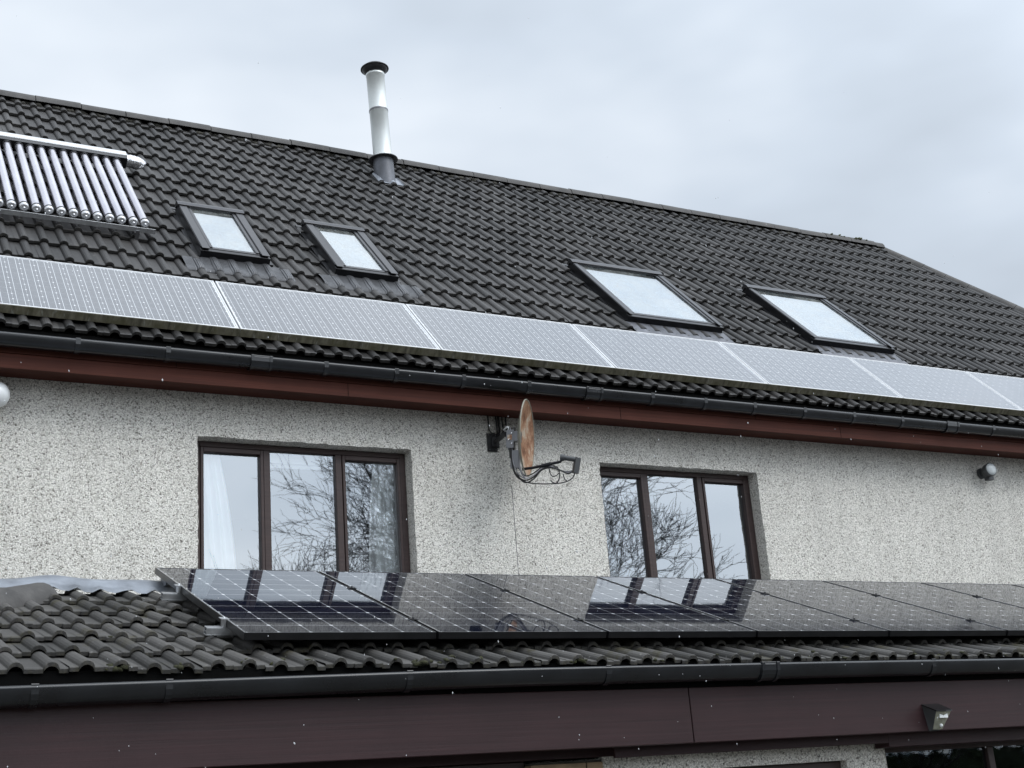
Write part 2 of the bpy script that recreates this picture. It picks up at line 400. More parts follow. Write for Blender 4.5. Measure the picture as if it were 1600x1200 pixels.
# ================================================================== main house
house = thing('house', 'roughcast house with dark tiled roof, red-brown eaves and two three-pane upstairs windows', 'house', (8, 3.7, -1.6))
XL, XR, YB = -3.0, 16.0, 7.6
W1 = (2.5815, 4.238); W2 = (5.9375, 7.5686); ZH, ZS = 2.790, 1.55; WT = 3.14
wall = MB()
def jag(x0, z0, x1, z1, n=36):
    return [(x0+(x1-x0)*k/n+(random.uniform(-.004, .004) if 0 < k < n and x0 == x1 else 0), z0+(z1-z0)*k/n+(random.uniform(-.004, .004) if 0 < k < n and z0 == z1 else 0)) for k in range(n+1)]
def front(x0, x1, z0, z1): wall.quad((x0, 0, z0), (x1, 0, z0), (x1, 0, z1), (x0, 0, z1))
def ring(xa, xb, XA, XB):
    """wall round one opening, with a slightly ragged roughcast arris and reveals 0.2 deep"""
    L = jag(xa, ZS, xa, ZH); Rr = jag(xb, ZS, xb, ZH); H = jag(xa, ZH, xb, ZH, 50)
    H[0] = L[-1]; H[-1] = Rr[-1]
    for A, Xo in ((L, XA), (Rr, XB)):
        for k in range(len(A)-1):
            (a, z), (b, w) = A[k], A[k+1]
            wall.add([(Xo, 0, z), (a, 0, z), (b, 0, w), (Xo, 0, w)], [(0, 1, 2, 3)])
            wall.add([(a, 0, z), (xa if A is L else xb, .2, z), (xa if A is L else xb, .2, w), (b, 0, w)], [(0, 1, 2, 3)])
    for k in range(len(H)-1):
        (a, z), (b, w) = H[k], H[k+1]
        wall.add([(a, 0, z), (b, 0, w), (b, 0, WT), (a, 0, WT)], [(0, 1, 2, 3)])
        wall.add([(a, 0, z), (b, 0, w), (b, .2, ZH), (a, .2, ZH)], [(0, 1, 2, 3)])
    front(XA, xa, ZH, WT); front(xb, XB, ZH, WT)
    wall.quad((xa, 0, ZS), (xb, 0, ZS), (xb, .2, ZS+.02), (xa, .2, ZS+.02))
XM = 5.07
ring(W1[0], W1[1], XL, XM); ring(W2[0], W2[1], XM, XR)
front(XL, XR, -1.6, ZS)
wall.quad((XL, 0, -1.6), (XL, YB, -1.6), (XL, YB, WT), (XL, 0, WT)); wall.quad((XR, 0, -1.6), (XR, YB, -1.6), (XR, YB, WT), (XR, 0, WT))
wall.quad((XL, YB, -1.6), (XR, YB, -1.6), (XR, YB, WT), (XL, YB, WT))
yr, zr = -.215+.7107*5.51, 3.464+.7035*5.51
wall.add([(XL, 0, WT), (XL, YB, WT), (XL, yr, zr-.1)], [(0, 1, 2)])
wl = mk('wall', wall, 'roughcast', house)
jn = MB(); jn.box(5.094, 5.0975, -.002, .002, 1.0, 2.55)
mk('movement_joint', jn, 'grey_metal', wl)
# rooms behind the windows
for xa, xb in ((2.0, 4.9), (5.4, 8.6)):
    rm = MB(); y0, y1, z0, z1 = .215, 3.4, .5, 3.0
    rm.quad((xa, y1, z0), (xb, y1, z0), (xb, y1, z1), (xa, y1, z1)); rm.quad((xa, y0, z0), (xb, y0, z0), (xb, y1, z0), (xa, y1, z0))
    rm.quad((xa, y0, z1), (xb, y0, z1), (xb, y1, z1), (xa, y1, z1)); rm.quad((xa, y0, z0), (xa, y1, z0), (xa, y1, z1), (xa, y0, z1)); rm.quad((xb, y0, z0), (xb, y1, z0), (xb, y1, z1), (xb, y0, z1))
    wa, wb = (W1 if xa < 4 else W2)
    rm.quad((xa, y0, z0), (wa, y0, z0), (wa, y0, z1), (xa, y0, z1)); rm.quad((wb, y0, z0), (xb, y0, z0), (xb, y0, z1), (wb, y0, z1)); rm.quad((wa, y0, z0), (wb, y0, z0), (wb, y0, ZS), (wa, y0, ZS))
    mk('room', rm, 'room_paint', house)
# windows
def window(xa, xb, m1, m2, label):
    f = MB(); yf, yb = .118, .185; zt = ZH-.002; zb = ZS+.022
    f.box(xa+.002, xa+.048, yf, yb, zb, zt); f.box(xb-.048, xb-.002, yf, yb, zb, zt)
    f.box(xa+.048, xb-.048, yf, yb, zt-.040, zt); f.box(xa+.048, xb-.048, yf, yb, zb, zb+.05)
    f.box(m1[0], m1[1], yf, yb, zb+.05, zt-.040); f.box(m2[0], m2[1], yf, yb, zb+.05, zt-.040)
    w = mk('window', f, 'brown_window_wood', house, bevel=.004, label=label)
    spans = ((xa+.048, m1[0], .038), (m1[1], m2[0], .0), (m2[1], xb-.048, .038))
    for x0, x1, t in spans:
        zt2 = zt-.040; zb2 = zb+.05
        if t:
            s = MB(); y0 = yf-.008
            s.box(x0+.003, x0+.026, y0, yb-.02, zb2+.003, zt2-.003); s.box(x1-.026, x1-.003, y0, yb-.02, zb2+.003, zt2-.003)
            s.box(x0+.026, x1-.026, y0, yb-.02, zt2-t, zt2-.003); s.box(x0+.026, x1-.026, y0, yb-.02, zb2+.003, zb2+.05)
            mk('casement', s, 'brown_window_wood', w, bevel=.004)
            x0 += .026; x1 -= .026; zt2 -= t; zb2 += .05
        p = MB(); dy = random.uniform(-.0015, .0015)
        p.quad((x0-.004, .149, zb2-.004), (x1+.004, .149, zb2-.004), (x1+.004, .149, zt2+.004), (x0-.004, .149, zt2+.004))
        mk('pane', p, 'window_glass', w)
    return w
window(W1[0], W1[1], (3.102, 3.152), (3.663, 3.713), 'brown framed window with a white curtain at its left')
window(W2[0], W2[1], (6.436, 6.486), (7.000, 7.050), 'brown framed window without curtains')
# ---- roof tiles
HIPX = lambda s: 13.33+(5.51-s)*.484
GEO_P, GEO_X = .1478, 2.812
rows_u = [-.13]+[.098+.345*k for k in range(16)]
rf = MB()
tile_roof(rf, MU, GEO_X, GEO_P, -38, 95, [rows_u[0]], .228, -.108, .031, .031, lambda x, s: x < HIPX(s)-.02)
tile_roof(rf, MU, GEO_X, GEO_P, -38, 95, rows_u[1:], .345, -.108, .031, .031, lambda x, s: x < HIPX(s+.2)-.02 and s < 5.3)
# closing deck, back slope and hip end
dk = lambda x, s, n=-.135: MU @ Vector((x, s, n))
apL = Vector((XL-.1, yr, zr)); apR = Vector((13.33, yr, zr))
rf.add([dk(XL-.1, -.1), dk(HIPX(-.1), -.1), apR-Vector((0, 0, .06)), apL-Vector((0, 0, .06))], [(0, 1, 2, 3)])
eb = Vector((XL-.1, 2*yr+.3, 3.35)); er = Vector((HIPX(-.1), 2*yr+.3, 3.35))
rf.add([apL-Vector((0, 0, .06)), apR-Vector((0, 0, .06)), er, eb], [(0, 1, 2, 3)])
rf.add([dk(HIPX(-.1), -.1), er, apR-Vector((0, 0, .06))], [(0, 1, 2)])
roof = mk('roof', rf, 'dark_roof_tile', house)
# ridge caps
def cap(mb, a, b, r, M=None, lift=.0, n=9, span=1.0):
    a, b = Vector(a), Vector(b); t = (b-a).normalized(); side = t.cross(Vector((0, 0, 1))).normalized(); upv = side.cross(t)
    vs = []
    for e, (p, rr) in enumerate(((a, r), (b, r*1.0))):
        for k in range(n):
            an = math.pi*(.5-span/2)+math.pi*span*k/(n-1); vs.append(p+side*math.cos(an)*rr*1.05+upv*(math.sin(an)*rr*.92+lift))
    fs = [(k, k+1, n+k+1, n+k) for k in range(n-1)]
    mb.add(vs, fs, M, True); mb.add(vs[:n], [tuple(range(n))], M); mb.add(vs[n:], [tuple(reversed(range(n)))], M)
rc = MB(); x = XL
while x < 13.3:
    d = random.uniform(-.006, .006)
    cap(rc, (x+.004, yr, zr-.050+d), (min(x+.446, 13.36), yr, zr-.050+d+random.uniform(-.004, .004)), .122+random.uniform(-.003, .003)); x += .45
mk('ridge_tiles', rc, 'ridge_concrete', roof)
hc = MB(); p0 = Vector((13.36, yr, zr-.055)); p1 = MU @ Vector((HIPX(-.1)+.03, -.1, -.10)); nseg = 18
for k in range(nseg):
    a = p0.lerp(p1, k/nseg); b = p0.lerp(p1, (k+.985)/nseg); cap(hc, a, b, .095+random.uniform(-.003, .003))
mk('hip_tiles', hc, 'ridge_concrete', roof)
mo = MB()
for k in range(260):                                       # mortar bedding under ridge and hip caps
    x = random.uniform(XL, 13.4); mo.lump(MU @ Vector((x, 5.40+random.uniform(-.035, .02), -.088)), (random.uniform(.04, .09), .035, .025), None, .35)
for k in range(120):
    t = random.random(); q = p0.lerp(p1, t); mo.lump(q+Vector((-.10+random.uniform(-.05, .03), 0, -.05+random.uniform(-.02, .02))), (.07, .06, .03), None, .35)
mk('mortar_bedding', mo, 'mortar', roof, kind='stuff')
ms = MB()
for k in range(34):
    x = 12.2+1.0*random.betavariate(2, 1.4); ms.lump((x, yr-.05+random.uniform(-.06, .06), zr+.040+random.uniform(-.03, .0)), (random.uniform(.015, .035), random.uniform(.015, .035), random.uniform(.008, .016)), None, .4)
mk('moss_clump', ms, 'pale_moss', roof, kind='stuff')
# ---- fascia, soffit, gutter
fa = MB()
fa.box(XL, XR, -.285, -.262, 3.185, 3.270); fa.box(XL, XR, -.288, -.262, 3.078, 3.181); fa.box(XL, XR, -.262, -.255, 3.08, 3.35)
fas = mk('fascia', fa, 'red_brown_wood', house, bevel=.003)
q = MB(); q.box(XL, XR, -.283, -.264, 3.271, 3.355); mk('eaves_shade_strip', q, 'shade_and_joint_black', house)  # black strip painting the shade between tiles and gutter
for x, y0, z0, z1 in ((3.62, -.2895, 3.079, 3.18), (6.0, -.2895, 3.079, 3.18), (8.35, -.2895, 3.079, 3.18), (10.9, -.2895, 3.079, 3.18), (2.35, -.287, 3.186, 3.265), (4.9, -.287, 3.186, 3.265), (7.4, -.287, 3.186, 3.265)):
    fj = MB(); fj.box(x, x+.004, y0, -.283, z0, z1); mk('board_joint', fj, 'shade_and_joint_black', fas)
so = MB(); so.box(XL, XR, -.261, -.145, 3.098, 3.12); so.box(XL, XR, -.141, .02, 3.112, 3.135)
mk('soffit', so, 'red_brown_wood', house, bevel=.003)
def gutter_profile(r, dep, t=.004, n=10):
    """half-round channel: y from -r to r, rim at z=0"""
    o = [(-r*math.cos(math.pi*k/n), -dep*math.sin(math.pi*k/n)**.75) for k in range(n+1)]
    i = [((r-t)*math.cos(math.pi*k/n), -(dep-t)*math.sin(math.pi*k/n)**.75) for k in range(n+1)]
    return [(-r-.004, .002), (-r-.005, -.010)]+o[1:]+i
GY, GZr = -.348, 3.282
gu = MB(); gu.prism([(y+GY, z+GZr) for y, z in gutter_profile(.056, .078)], XL, XR, None, True)
gut = mk('gutter', gu, 'black_gutter_plastic', house)
def gutter_band(x, w, y, z, r, dep, mb):
    pr = [(-r*math.cos(math.pi*k/10), -dep*math.sin(math.pi*k/10)**.75) for k in range(11)]
    mb.prism([(a+y, b+z) for a, b in [(-r, .008)]+pr+[(r, .008)]], x-w/2, x+w/2, None, False)
for x in (-.7, -.12, .48, 1.07, 1.666, 2.267, 3.415, 3.97, 4.529, 5.099, 6.263, 6.80, 7.321, 7.874, 8.443, 9.025, 10.2, 10.8, 11.4, 12.0):
    b = MB(); gutter_band(x, .032, GY, GZr, .0615, .085, b); b.box(x-.012, x+.012, GY+.05, -.284, GZr-.06, GZr-.01)
    mk('gutter_bracket', b, 'black_gutter_plastic', gut, bevel=.003)
for x in (2.93, 5.70, 9.66):
    b = MB(); gutter_band(x, .15, GY, GZr, .061, .084, b); gutter_band(x-.068, .02, GY, GZr, .066, .090, b); gutter_band(x+.068, .02, GY, GZr, .066, .090, b)
    mk('gutter_union', b, 'black_gutter_plastic', gut, bevel=.003)
# ---- roof windows
def roof_window(xc, wd, s0, s1, apron_s, pleat, label):
    hx = wd/2; sw = .075 if pleat else .058; sh = sw-.075; T0, T1 = -.105, .010
    f = MB()
    f.box(xc-hx, xc-hx+sw, s0+.055, s1, T0, T1, MU); f.box(xc+hx-sw, xc+hx, s0+.055, s1, T0, T1, MU)
    f.box(xc-hx-.004, xc+hx+.004, s0, s0+.055, T0, T1-.014, MU); f.box(xc-hx+sw, xc+hx-sw, s1-.06, s1, T0, T1, MU)
    fr = mk('roof_window', f, 'dark_frame_metal', house, bevel=.004, label=label)
    c = MB()
    for sg in (-1, 1):
        a = xc+sg*(hx-sw/2)
        c.box(a-sw/2+.004, a+sw/2-.004, s0+.012, s1-.075, T1, T1+.006, MU)
        b = xc+sg*(hx-.092-sh); c.box(b-.014, b+.014, s0+.075, s1-.075, T1-.015, T1-.002, MU)
    c.box(xc-hx+.078+sh, xc+hx-.078-sh, s0+.058, s0+.098, T1-.026, T1-.010, MU)
    mk('frame_cover', c, 'light_frame_metal', fr, bevel=.003)
    h = MB(); h.prism([(s1-.072, T1-.012), (s1-.072, T1+.016), (s1-.03, T1+.022), (s1+.014, T1+.016), (s1+.018, T1-.05), (s1-.02, T1-.05), (s1-.03, T1-.012)], xc-hx-.008, xc+hx+.008, MU)
    mk('hood', h, 'light_frame_metal', fr, bevel=.003)
    p = MB(); p.box(xc-hx+.082+sh, xc+hx-.082-sh, s0+.09, s1-.062, T1-.022, T1-.016, MU)
    mk('pane', p, 'roof_window_glass', fr)
    bl = MB(); bl.box(xc-hx+.078+sh, xc+hx-.078-sh, s0+.06, s1-.061, T1-.036, T1-.030, MU)
    mk('blind', bl, 'white_plastic', fr)  # white sheet added to hide the tiles and keep the pane bright
    # side gutters and apron dressed over the rolls of the tiles
    fl = MB()
    for sg in (-1, 1): a = xc+sg*(hx+.022); fl.box(a-.02, a+.02, s0+.02, s1+.03, -.11, -.062, MU)
    fl.box(xc-hx-.04, xc+hx+.04, s1+.024, s1+.07, -.11, -.058, MU)
    mk('side_flashing', fl, 'dark_frame_metal', fr)
    ap = MB(); nx = 110; ss = [s0+.004, s0-.03, (s0+apron_s)/2, apron_s+.012, apron_s]
    xa, xb = xc-hx-(.17 if pleat else .02), xc+hx+(.17 if pleat else .03)
    vs = []; ns = len(ss)
    for k in range(nx+1):
        x = xa+(xb-xa)*k/nx; u = ((x-GEO_X)/GEO_P+.5) % 1-.5; p_ = tile_profile(u, .031) if pleat else .010*math.cos(u*2*math.pi)
        side = min(1, max(0, (hx+.02-abs(x-xc))/.03))
        for q, s in enumerate(ss):
            if pleat: base = -.108+.024+.010+p_*(.35 if q == 0 else (.6 if q == 1 else 1)) + (.012 if q < 2 else 0)*side
            else: base = -.062+p_*(0 if q < 2 else 1)-.012*q/4
            if q == 4: base -= .014
            vs.append((x, s, base))
    fs = [(k*ns+q, k*ns+q+1, (k+1)*ns+q+1, (k+1)*ns+q) for k in range(nx) for q in range(ns-1)]
    ap.add(vs, fs, MU, True)
    mk('apron_flashing', ap, 'pleated_lead' if pleat else 'dark_lead', fr)
roof_window(3.142, .580, 1.545, 2.63, 1.285, True, 'smallest roof window nearest the glass tubes')
roof_window(4.298, .575, 1.525, 2.63, 1.27, True, 'narrow roof window second from the glass tubes')
roof_window(7.385, 1.085, 1.275, 2.62, 1.02, False, 'wide roof window above the middle of the panel row')
roof_window(9.610, 1.095, 1.275, 2.63, 1.02, False, 'wide roof window nearest the hip end of the roof')

# ================================================================== extension in front of the house
ext = thing('house_extension', 'low tiled extension with black gutter and deep maroon fascia in front of the house', 'extension', (5, -2.2, -1.6))
LP, LX0, GAU = .1417, .914, .326
STOP = 6*GAU-.02
def lo_in(x, s):
    hip = 1.36-(STOP-s)*.93                                # hip running down to the near left corner
    return x > hip-.02 and x < 12
tl = MB(); tile_roof(tl, MT, LX0, LP, -14, 84, [GAU*k for k in range(6)], GAU, 0, .026, .030, lo_in, 2.2)
tl.add([MT @ Vector(q) for q in ((-.8, .03, -.02), (12, .03, -.02), (12, STOP, -.02), (1.15, STOP, -.02))], [(0, 1, 2, 3)])
tl.add([MT @ Vector((-.8, .03, -.02)), MT @ Vector((1.15, STOP, -.02)), Vector((-.75, -1.38, .74))], [(0, 1, 2)])
er_ = mk('roof', tl, 'weathered_roof_tile', ext)
hp = MB(); a = MT @ Vector((1.29, STOP-.13, -.018)); b = MT @ Vector((-.72, .0, -.03)); n_ = 9
for k in range(n_): cap(hp, a.lerp(b, k/n_), a.lerp(b, (k+.97)/n_), .128+random.uniform(-.004, .004), None, -.01, 11)
mk('hip_tiles', hp, 'ridge_concrete', er_)
mb_ = MB()
for k in range(90):
    t_ = random.random(); p_ = a.lerp(b, t_); mb_.lump(p_+Vector((.105+random.uniform(-.02, .03), random.uniform(-.03, .05), -.045+random.uniform(-.02, .015))), (.035, .03, .018), None, .4)
mk('mortar_bedding', mb_, 'mortar', er_, kind='stuff')
ytop = (MT @ Vector((0, STOP, 0))).y; ztop = (MT @ Vector((0, STOP, 0))).z
ld = MB(); nx = 260; vs = []; ns = 6
for k in range(nx+1):
    x = 1.02+(12-1.02)*k/nx; u = ((x-LX0)/LP+.5) % 1-.5; p_ = tile_profile(u, .030)*.8
    wob = .006*math.sin(x*5.1)+.004*math.sin(x*13.7+1)
    hump = .018*math.exp(-((x-1.36)/.13)**2)
    for s_, n0, f in ((STOP-.10, .028, 1), (STOP-.05, .036, .8), (STOP+.0, .048, .2), (STOP+.035, .066+wob, 0), (STOP+.09, .072+wob*.6, 0), (STOP+.5, -.06, 0)):
        vs.append(MT @ Vector((x, s_+(.008*math.sin(x*9) if f else 0), n0+p_*f+hump*(1 if f < 1 else .8))))
ld.add(vs, [(k*ns+q, k*ns+q+1, (k+1)*ns+q+1, (k+1)*ns+q) for k in range(nx) for q in range(ns-1)], None, True)
ld.box(1.985, 1.995, ytop-.06, ytop+.06, ztop+.05, ztop+.108)
mk('lead_flashing', ld, 'lead_sheet', er_)
fr_ = MB(); fr_.box(-.75, 12, ytop+.08, -.001, ztop-.16, ztop-.06)
mk('flat_roof', fr_, 'bitumen', ext)
me_ = MB()
for k in range(70):
    i = random.randint(-4, 60); x = LX0+i*LP+random.uniform(-.07, .07); s = random.choice([0, 0, 0, 0, GAU, 2*GAU, 3*GAU])+random.uniform(-.004, .03)
    if not lo_in(x, s) or (s > .1 and x > 2.0): continue
    u = ((x-LX0)/LP+.5) % 1-.5
    me_.lump((x, s, .022+tile_profile(u, .03)), (random.uniform(.006, .02), random.uniform(.006, .018), random.uniform(.004, .009)), MT, .4)
for x in (1.62, 2.735, 2.75, 2.77, 3.62, 1.30, 1.33):
    for q in range(7): me_.lump((x+random.uniform(-.035, .035), random.uniform(-.006, .03), .02+random.uniform(0, .012)), (.018, .015, .012), MT, .4)
mk('moss_clump', me_, 'moss', er_, kind='stuff')
# gutter with a fall to the left
def gz(x): return .700+min(0, (x-3.0))*.016 if x < 3 else .700+min(.008, (x-3)*.004)
gl = MB(); pr_ = gutter_profile(.058, .080); xs = [-.8+.4*k for k in range(33)]; k_ = len(pr_); vs = []
for x in xs: vs += [(x, y-3.262, z+gz(x)+.012) for y, z in pr_]
gl.add(vs, [(i*k_+j, i*k_+(j+1) % k_, (i+1)*k_+(j+1) % k_, (i+1)*k_+j) for i in range(len(xs)-1) for j in range(k_)], None, True)
lg = mk('gutter', gl, 'black_gutter_plastic', ext)
for x in (.975, 1.52, 2.633, 3.719, 5.931, 6.9):
    b = MB(); gutter_band(x, .03, -3.262, gz(x)+.012, .0625, .086, b); mk('gutter_bracket', b, 'black_gutter_plastic', lg, bevel=.003)
b = MB(); gutter_band(4.74, .13, -3.262, gz(4.7)+.012, .0625, .086, b); gutter_band(4.69, .02, -3.262, gz(4.7)+.012, .067, .092, b); gutter_band(4.79, .02, -3.262, gz(4.7)+.012, .067, .092, b)
mk('gutter_union', b, 'black_gutter_plastic', lg, bevel=.003)
lf = MB(); lf.box(-.75, 4.2725, -3.2, -3.176, .333, .615); lf.box(4.2775, 12, -3.2005, -3.176, .333, .615)
q = MB(); q.box(-.75, 12, -3.198, -3.178, .616, .752); mk('eaves_shade_strip', q, 'shade_and_joint_black', ext)  # black strip in place of shade over the fascia top and tile gap
mk('fascia', lf, 'dark_maroon_board', ext, bevel=.004)
ls = MB(); ls.box(-.75, 12, -3.175, -3.08, .345, .36); ls.box(3.86, 5.72, -3.08, -3.06, .285, .36); ls.box(5.72, 12, -3.08, -2.96, .262, .36); ls.box(-.75, 12, -2.96, -2.8, .30, .36)
mk('soffit', ls, 'dark_maroon_board', ext, bevel=.003)
lw = MB(); lw.box(3.86, 4.52, -2.95, -2.75, -1.6, .30); lw.box(4.52, 5.50, -2.95, -2.75, .21, .30); lw.box(5.50, 5.80, -2.95, -2.75, -1.6, .30)
mk('wall', lw, 'roughcast', ext)
for a_, b_ in ((-.75, 1.0), (8.5, 12)):
    lw = MB(); lw.box(a_, b_, -2.95, -2.75, -1.6, .30); mk('wall', lw, 'roughcast', ext)
bk = MB()
for j in range(25):
    z = .285-.075*(j+1); off = 0 if j % 2 else .11
    for x in (3.43, 3.65):
        x0 = x+(off if x > 3.5 else 0); x1 = x+.212+(off if x < 3.5 else 0)
        x1 = min(x1, 3.855)
        if x1-x0 > .05: bk.box(x0, x1, -2.965+random.uniform(-.002, .002), -2.75, z, z+.066)
bp_ = mk('brick_pillar', bk, 'brick', ext, bevel=.003)
mt = MB(); mt.box(3.434, 3.853, -2.955, -2.76, -1.6, .287); mk('mortar_joints', mt, 'mortar', bp_)
for xa, xb in ((1.0, 3.43), (4.52, 5.50), (5.80, 8.5)):
    d = MB(); zt = .30 if xa != 4.52 else .21
    n = 3 if xb-xa > 2 else 2
    d.box(xa+.002, xb-.002, -2.90, -2.85, zt-.06, zt-.002)
    for k in range(n+1): x = xa+.002+(xb-xa-.054)*k/n; d.box(x, x+.05, -2.90, -2.85, -1.5, zt-.06)
    w = mk('window', d, 'brown_window_wood', ext, bevel=.004)
    p = MB(); p.box(xa+.03, xb-.03, -2.877, -2.873, -1.5, zt-.05); mk('pane', p, 'dark_glass', w)
ir = MB(); ir.box(-.7, 11.9, -2.6, -.05, -1.58, .25); mk('room', ir, 'shade_and_joint_black', ext)  # solid black block standing in for the unlit interior

# ================================================================== old solar panels on the main roof
GRP_OLD = 'old pale solar panels along the main eaves'
PW, PL = 1.588, .8826
def old_panel_thing(i, lab):
    o = thing('solar_panel', lab, 'solar panel', tuple(MU @ Vector((2.8148+1.6*i+.006, 0, 0))), (AL, 0, 0), GRP_OLD)
    return o
labs = {-1: 'old pale solar panel lowest-left on the main roof, under the glass tubes',
        0: 'old pale solar panel under the two small roof windows',
        1: 'old pale solar panel between the small roof windows and the wide ones',
        2: 'old pale solar panel below the left wide roof window',
        3: 'old pale solar panel between the two wide roof windows, above the right house window',
        4: 'old pale solar panel starting under the right wide roof window',
        5: 'old pale solar panel rightmost in the main roof row, cut by the photo edge'}
P0 = old_panel_thing(-1, labs[-1])
f = MB(); w_ = .013
f.box(0, w_, 0, PL, -.046, 0); f.box(PW-w_, PW, 0, PL, -.046, 0); f.box(w_, PW-w_, PL-w_, PL, -.046, 0); f.box(w_, PW-w_, 0, w_, -.046, 0)
mk('frame', f, 'white_frame', P0, local=True, bevel=.002)
f = MB(); f.box(w_, PW-w_, w_, PL-w_, -.010, -.004); mk('glass', f, 'old_panel_glass', P0, local=True)
f = MB(); f.box(0, PW+.011, -.006, -.001, -.062, -.003); mk('mossy_edge_strip', f, 'mossy_edge', P0, local=True)
for i in range(0, 6):
    c = copy_tree(P0, None, tuple(MU @ Vector((2.8148+1.6*i+.006, 0, 0)))); c['label'] = labs[i]
P0.scale = (1.04, 1, 1); P0.location.x -= .04*PW+.002
for i, s in enumerate((.2, .66)):
    r_ = MB(); r_.box(1.1, 12.6, s-.02, s+.02, -.082, -.047, MU)
    o = mk('mounting_rail', r_, 'rail_aluminium', None, bevel=.002)
    tag(o, ('lower' if i == 0 else 'upper')+' aluminium mounting rail beneath the old pale panels', 'rail', 'rails under the old panels')

# ================================================================== black solar panels on the extension
GRP_NEW = 'black solar panels on the extension'
NW, NL = .984, 1.766
nl = ['black solar panel at the left end, mirroring the curtained window',
      'black solar panel second from left, in front of the wall left of the dish',
      'black solar panel third from left, below the satellite dish',
      'black solar panel fourth from left, mirroring the right house window',
      'black solar panel fifth from left, its top edge at the right window jamb',
      'black solar panel sixth from left, above the wedge shaped light',
      'black solar panel seventh from left, cut by the right edge of the photo',
      'black solar panel rightmost of its row, only its back corner in view']
N0 = thing('solar_panel', nl[0], 'solar panel', tuple(ML @ Vector((1.9497, 0, 0))), (BE, 0, 0), GRP_NEW)
f = MB(); w_ = .009; D = -.036
f.box(0, w_, 0, NL, D, 0); f.box(NW-w_, NW, 0, NL, D, 0); f.box(w_, NW-w_, NL-w_, NL, D, 0); f.box(w_, NW-w_, 0, w_, D, 0)
f.box(w_, NW-w_, .002, .03, D, D+.003); f.box(w_, NW-w_, w_+.001, NL-w_-.001, -.012, -.009)
mk('frame', f, 'black_anodised', N0, local=True, bevel=.0015)
f = MB(); f.box(w_, NW-w_, w_, NL-w_, -.006, -.002); mk('glass', f, 'black_panel_glass', N0, local=True)
f = MB(); f.box(w_*.4, w_+.003, w_, NL-w_, -.0015, .0006); mk('edge_trim', f, 'silver_metal', N0, local=True)
f = MB(); f.box(NW*.35, NW*.35+.1, .02, .045, D-.002, D+.001) ; mk('drain_clip', f, 'rail_aluminium', N0, local=True)
for i in range(1, 8):
    c = copy_tree(N0, None, tuple(ML @ Vector((1.9497+i, 0, 0)))); c['label'] = nl[i]
RS = (.31, 1.19)
for q, s in enumerate(RS):
    t = thing('mounting_rail', ('front' if q == 0 else 'rear')+' aluminium rail carrying the black panels, its end sticking out at the left', 'rail', tuple(ML @ Vector((1.9, s, -.056))), (BE, 0, 0), 'rails under the black panels')
    r_ = MB()
    for a, b, c, d in ((-.02, .02, -.020, -.016), (-.02, .02, .015, .019), (-.02, -.017, -.016, .015), (.017, .02, -.016, .015), (-.017, .017, -.002, .001)):
        r_.box(-.045, 8.1, a, b, c, d)
    mk('profile', r_, 'rail_aluminium', t, local=True, bevel=.001)
    for k in range(7):
        h = MB(); x = .28+1.17*k; h.box(x-.018, x+.018, -.032, -.026, -.10, .012); h.box(x-.018, x+.018, -.03, .12, -.106, -.10); mk('roof_hook', h, 'grey_metal', t, local=True)
    for k in range(8):
        h = MB(); x = .05+k-.008
        h.box(x-.006, x+.006, -.025, .025, .02, .057); h.box(x-.020, x+.020, -.025, .025, .0568, .0605); h.lathe([(0.006, .060), (.006, .067), (0, .067)], 8, T(x, 0, 0))
        mk('clamp', h, 'black_anodised' if k else 'rail_aluminium', t, local=True)

# ================================================================== evacuated tube collector
ev = thing('solar_tube_collector', 'solar water heater of silver glass tubes on the roof at upper left', 'solar collector', tuple(MU @ Vector((1.2, 1.8, -.09))), (AL, 0, 0))
mf = MB(); mf.prism([(3.548, .02), (3.548, .090), (3.556, .096), (3.64, .098), (3.652, .09), (3.652, -.01), (3.55, -.02)], -.5, 2.55, MU)
hd = mk('manifold', mf, 'white_frame', ev, bevel=.006, seg=3)
mf = MB(); mf.box(-.5, 2.545, 3.470, 3.5475, -.012, .086, MU); mk('manifold_front', mf, 'dark_frame_metal', hd)
el = MB(); el.tube(smooth_path([MU @ Vector(q) for q in ((2.55, 3.56, .035), (2.60, 3.56, .035), (2.64, 3.56, .030), (2.675, 3.56, .02), (2.69, 3.56, .005))]), [.060]*24+[.045], 16)
for p_ in range(2, len(el.v)):
    el.v[p_] = el.v[p_]+Vector((random.uniform(-.004, .004), random.uniform(-.004, .004), random.uniform(-.004, .004)))
mk('insulated_pipe', el, 'crumpled_foil', hd)
for i in range(-12, 11):
    x = 1.507+.0945*i; jx = random.uniform(-.004, .004)
    g = MB(); a = MU @ Vector((x+jx, 3.470, .040)); b = MU @ Vector((x, 1.925, .026)); g.tube([a, a.lerp(b, .3), a.lerp(b, .7), b], .033, 18)
    t_ = mk('glass_tube', g, 'tube_glass', ev)
    e = MB(); d = (b-a).normalized(); e.tube([b-d*.010, b+d*.006, b+d*.012, b+d*.018, b+d*.022], [.037, .038, .035, .033, .024], 18); e.tube([b+d*.020, b+d*.033, b+d*.037], [.011, .010, .005], 10)
    mk('end_cap', e, 'cap_metal', t_)
    e = MB(); e.tube([b-d*.020, b-d*.009], .0405, 18); mk('end_ring', e, 'black_plastic', t_)
    e = MB(); e.tube([a-d*.005, a+d*.022], .042, 18); mk('collar', e, 'black_plastic', t_)
rl = MB(); rl.box(-.5, 2.53, 1.845, 1.885, -.022, -.012, MU); rl.box(-.5, 2.53, 1.842, 1.847, -.03, .012, MU)
rail_ = mk('bottom_rail', rl, 'rail_aluminium', ev, bevel=.002)
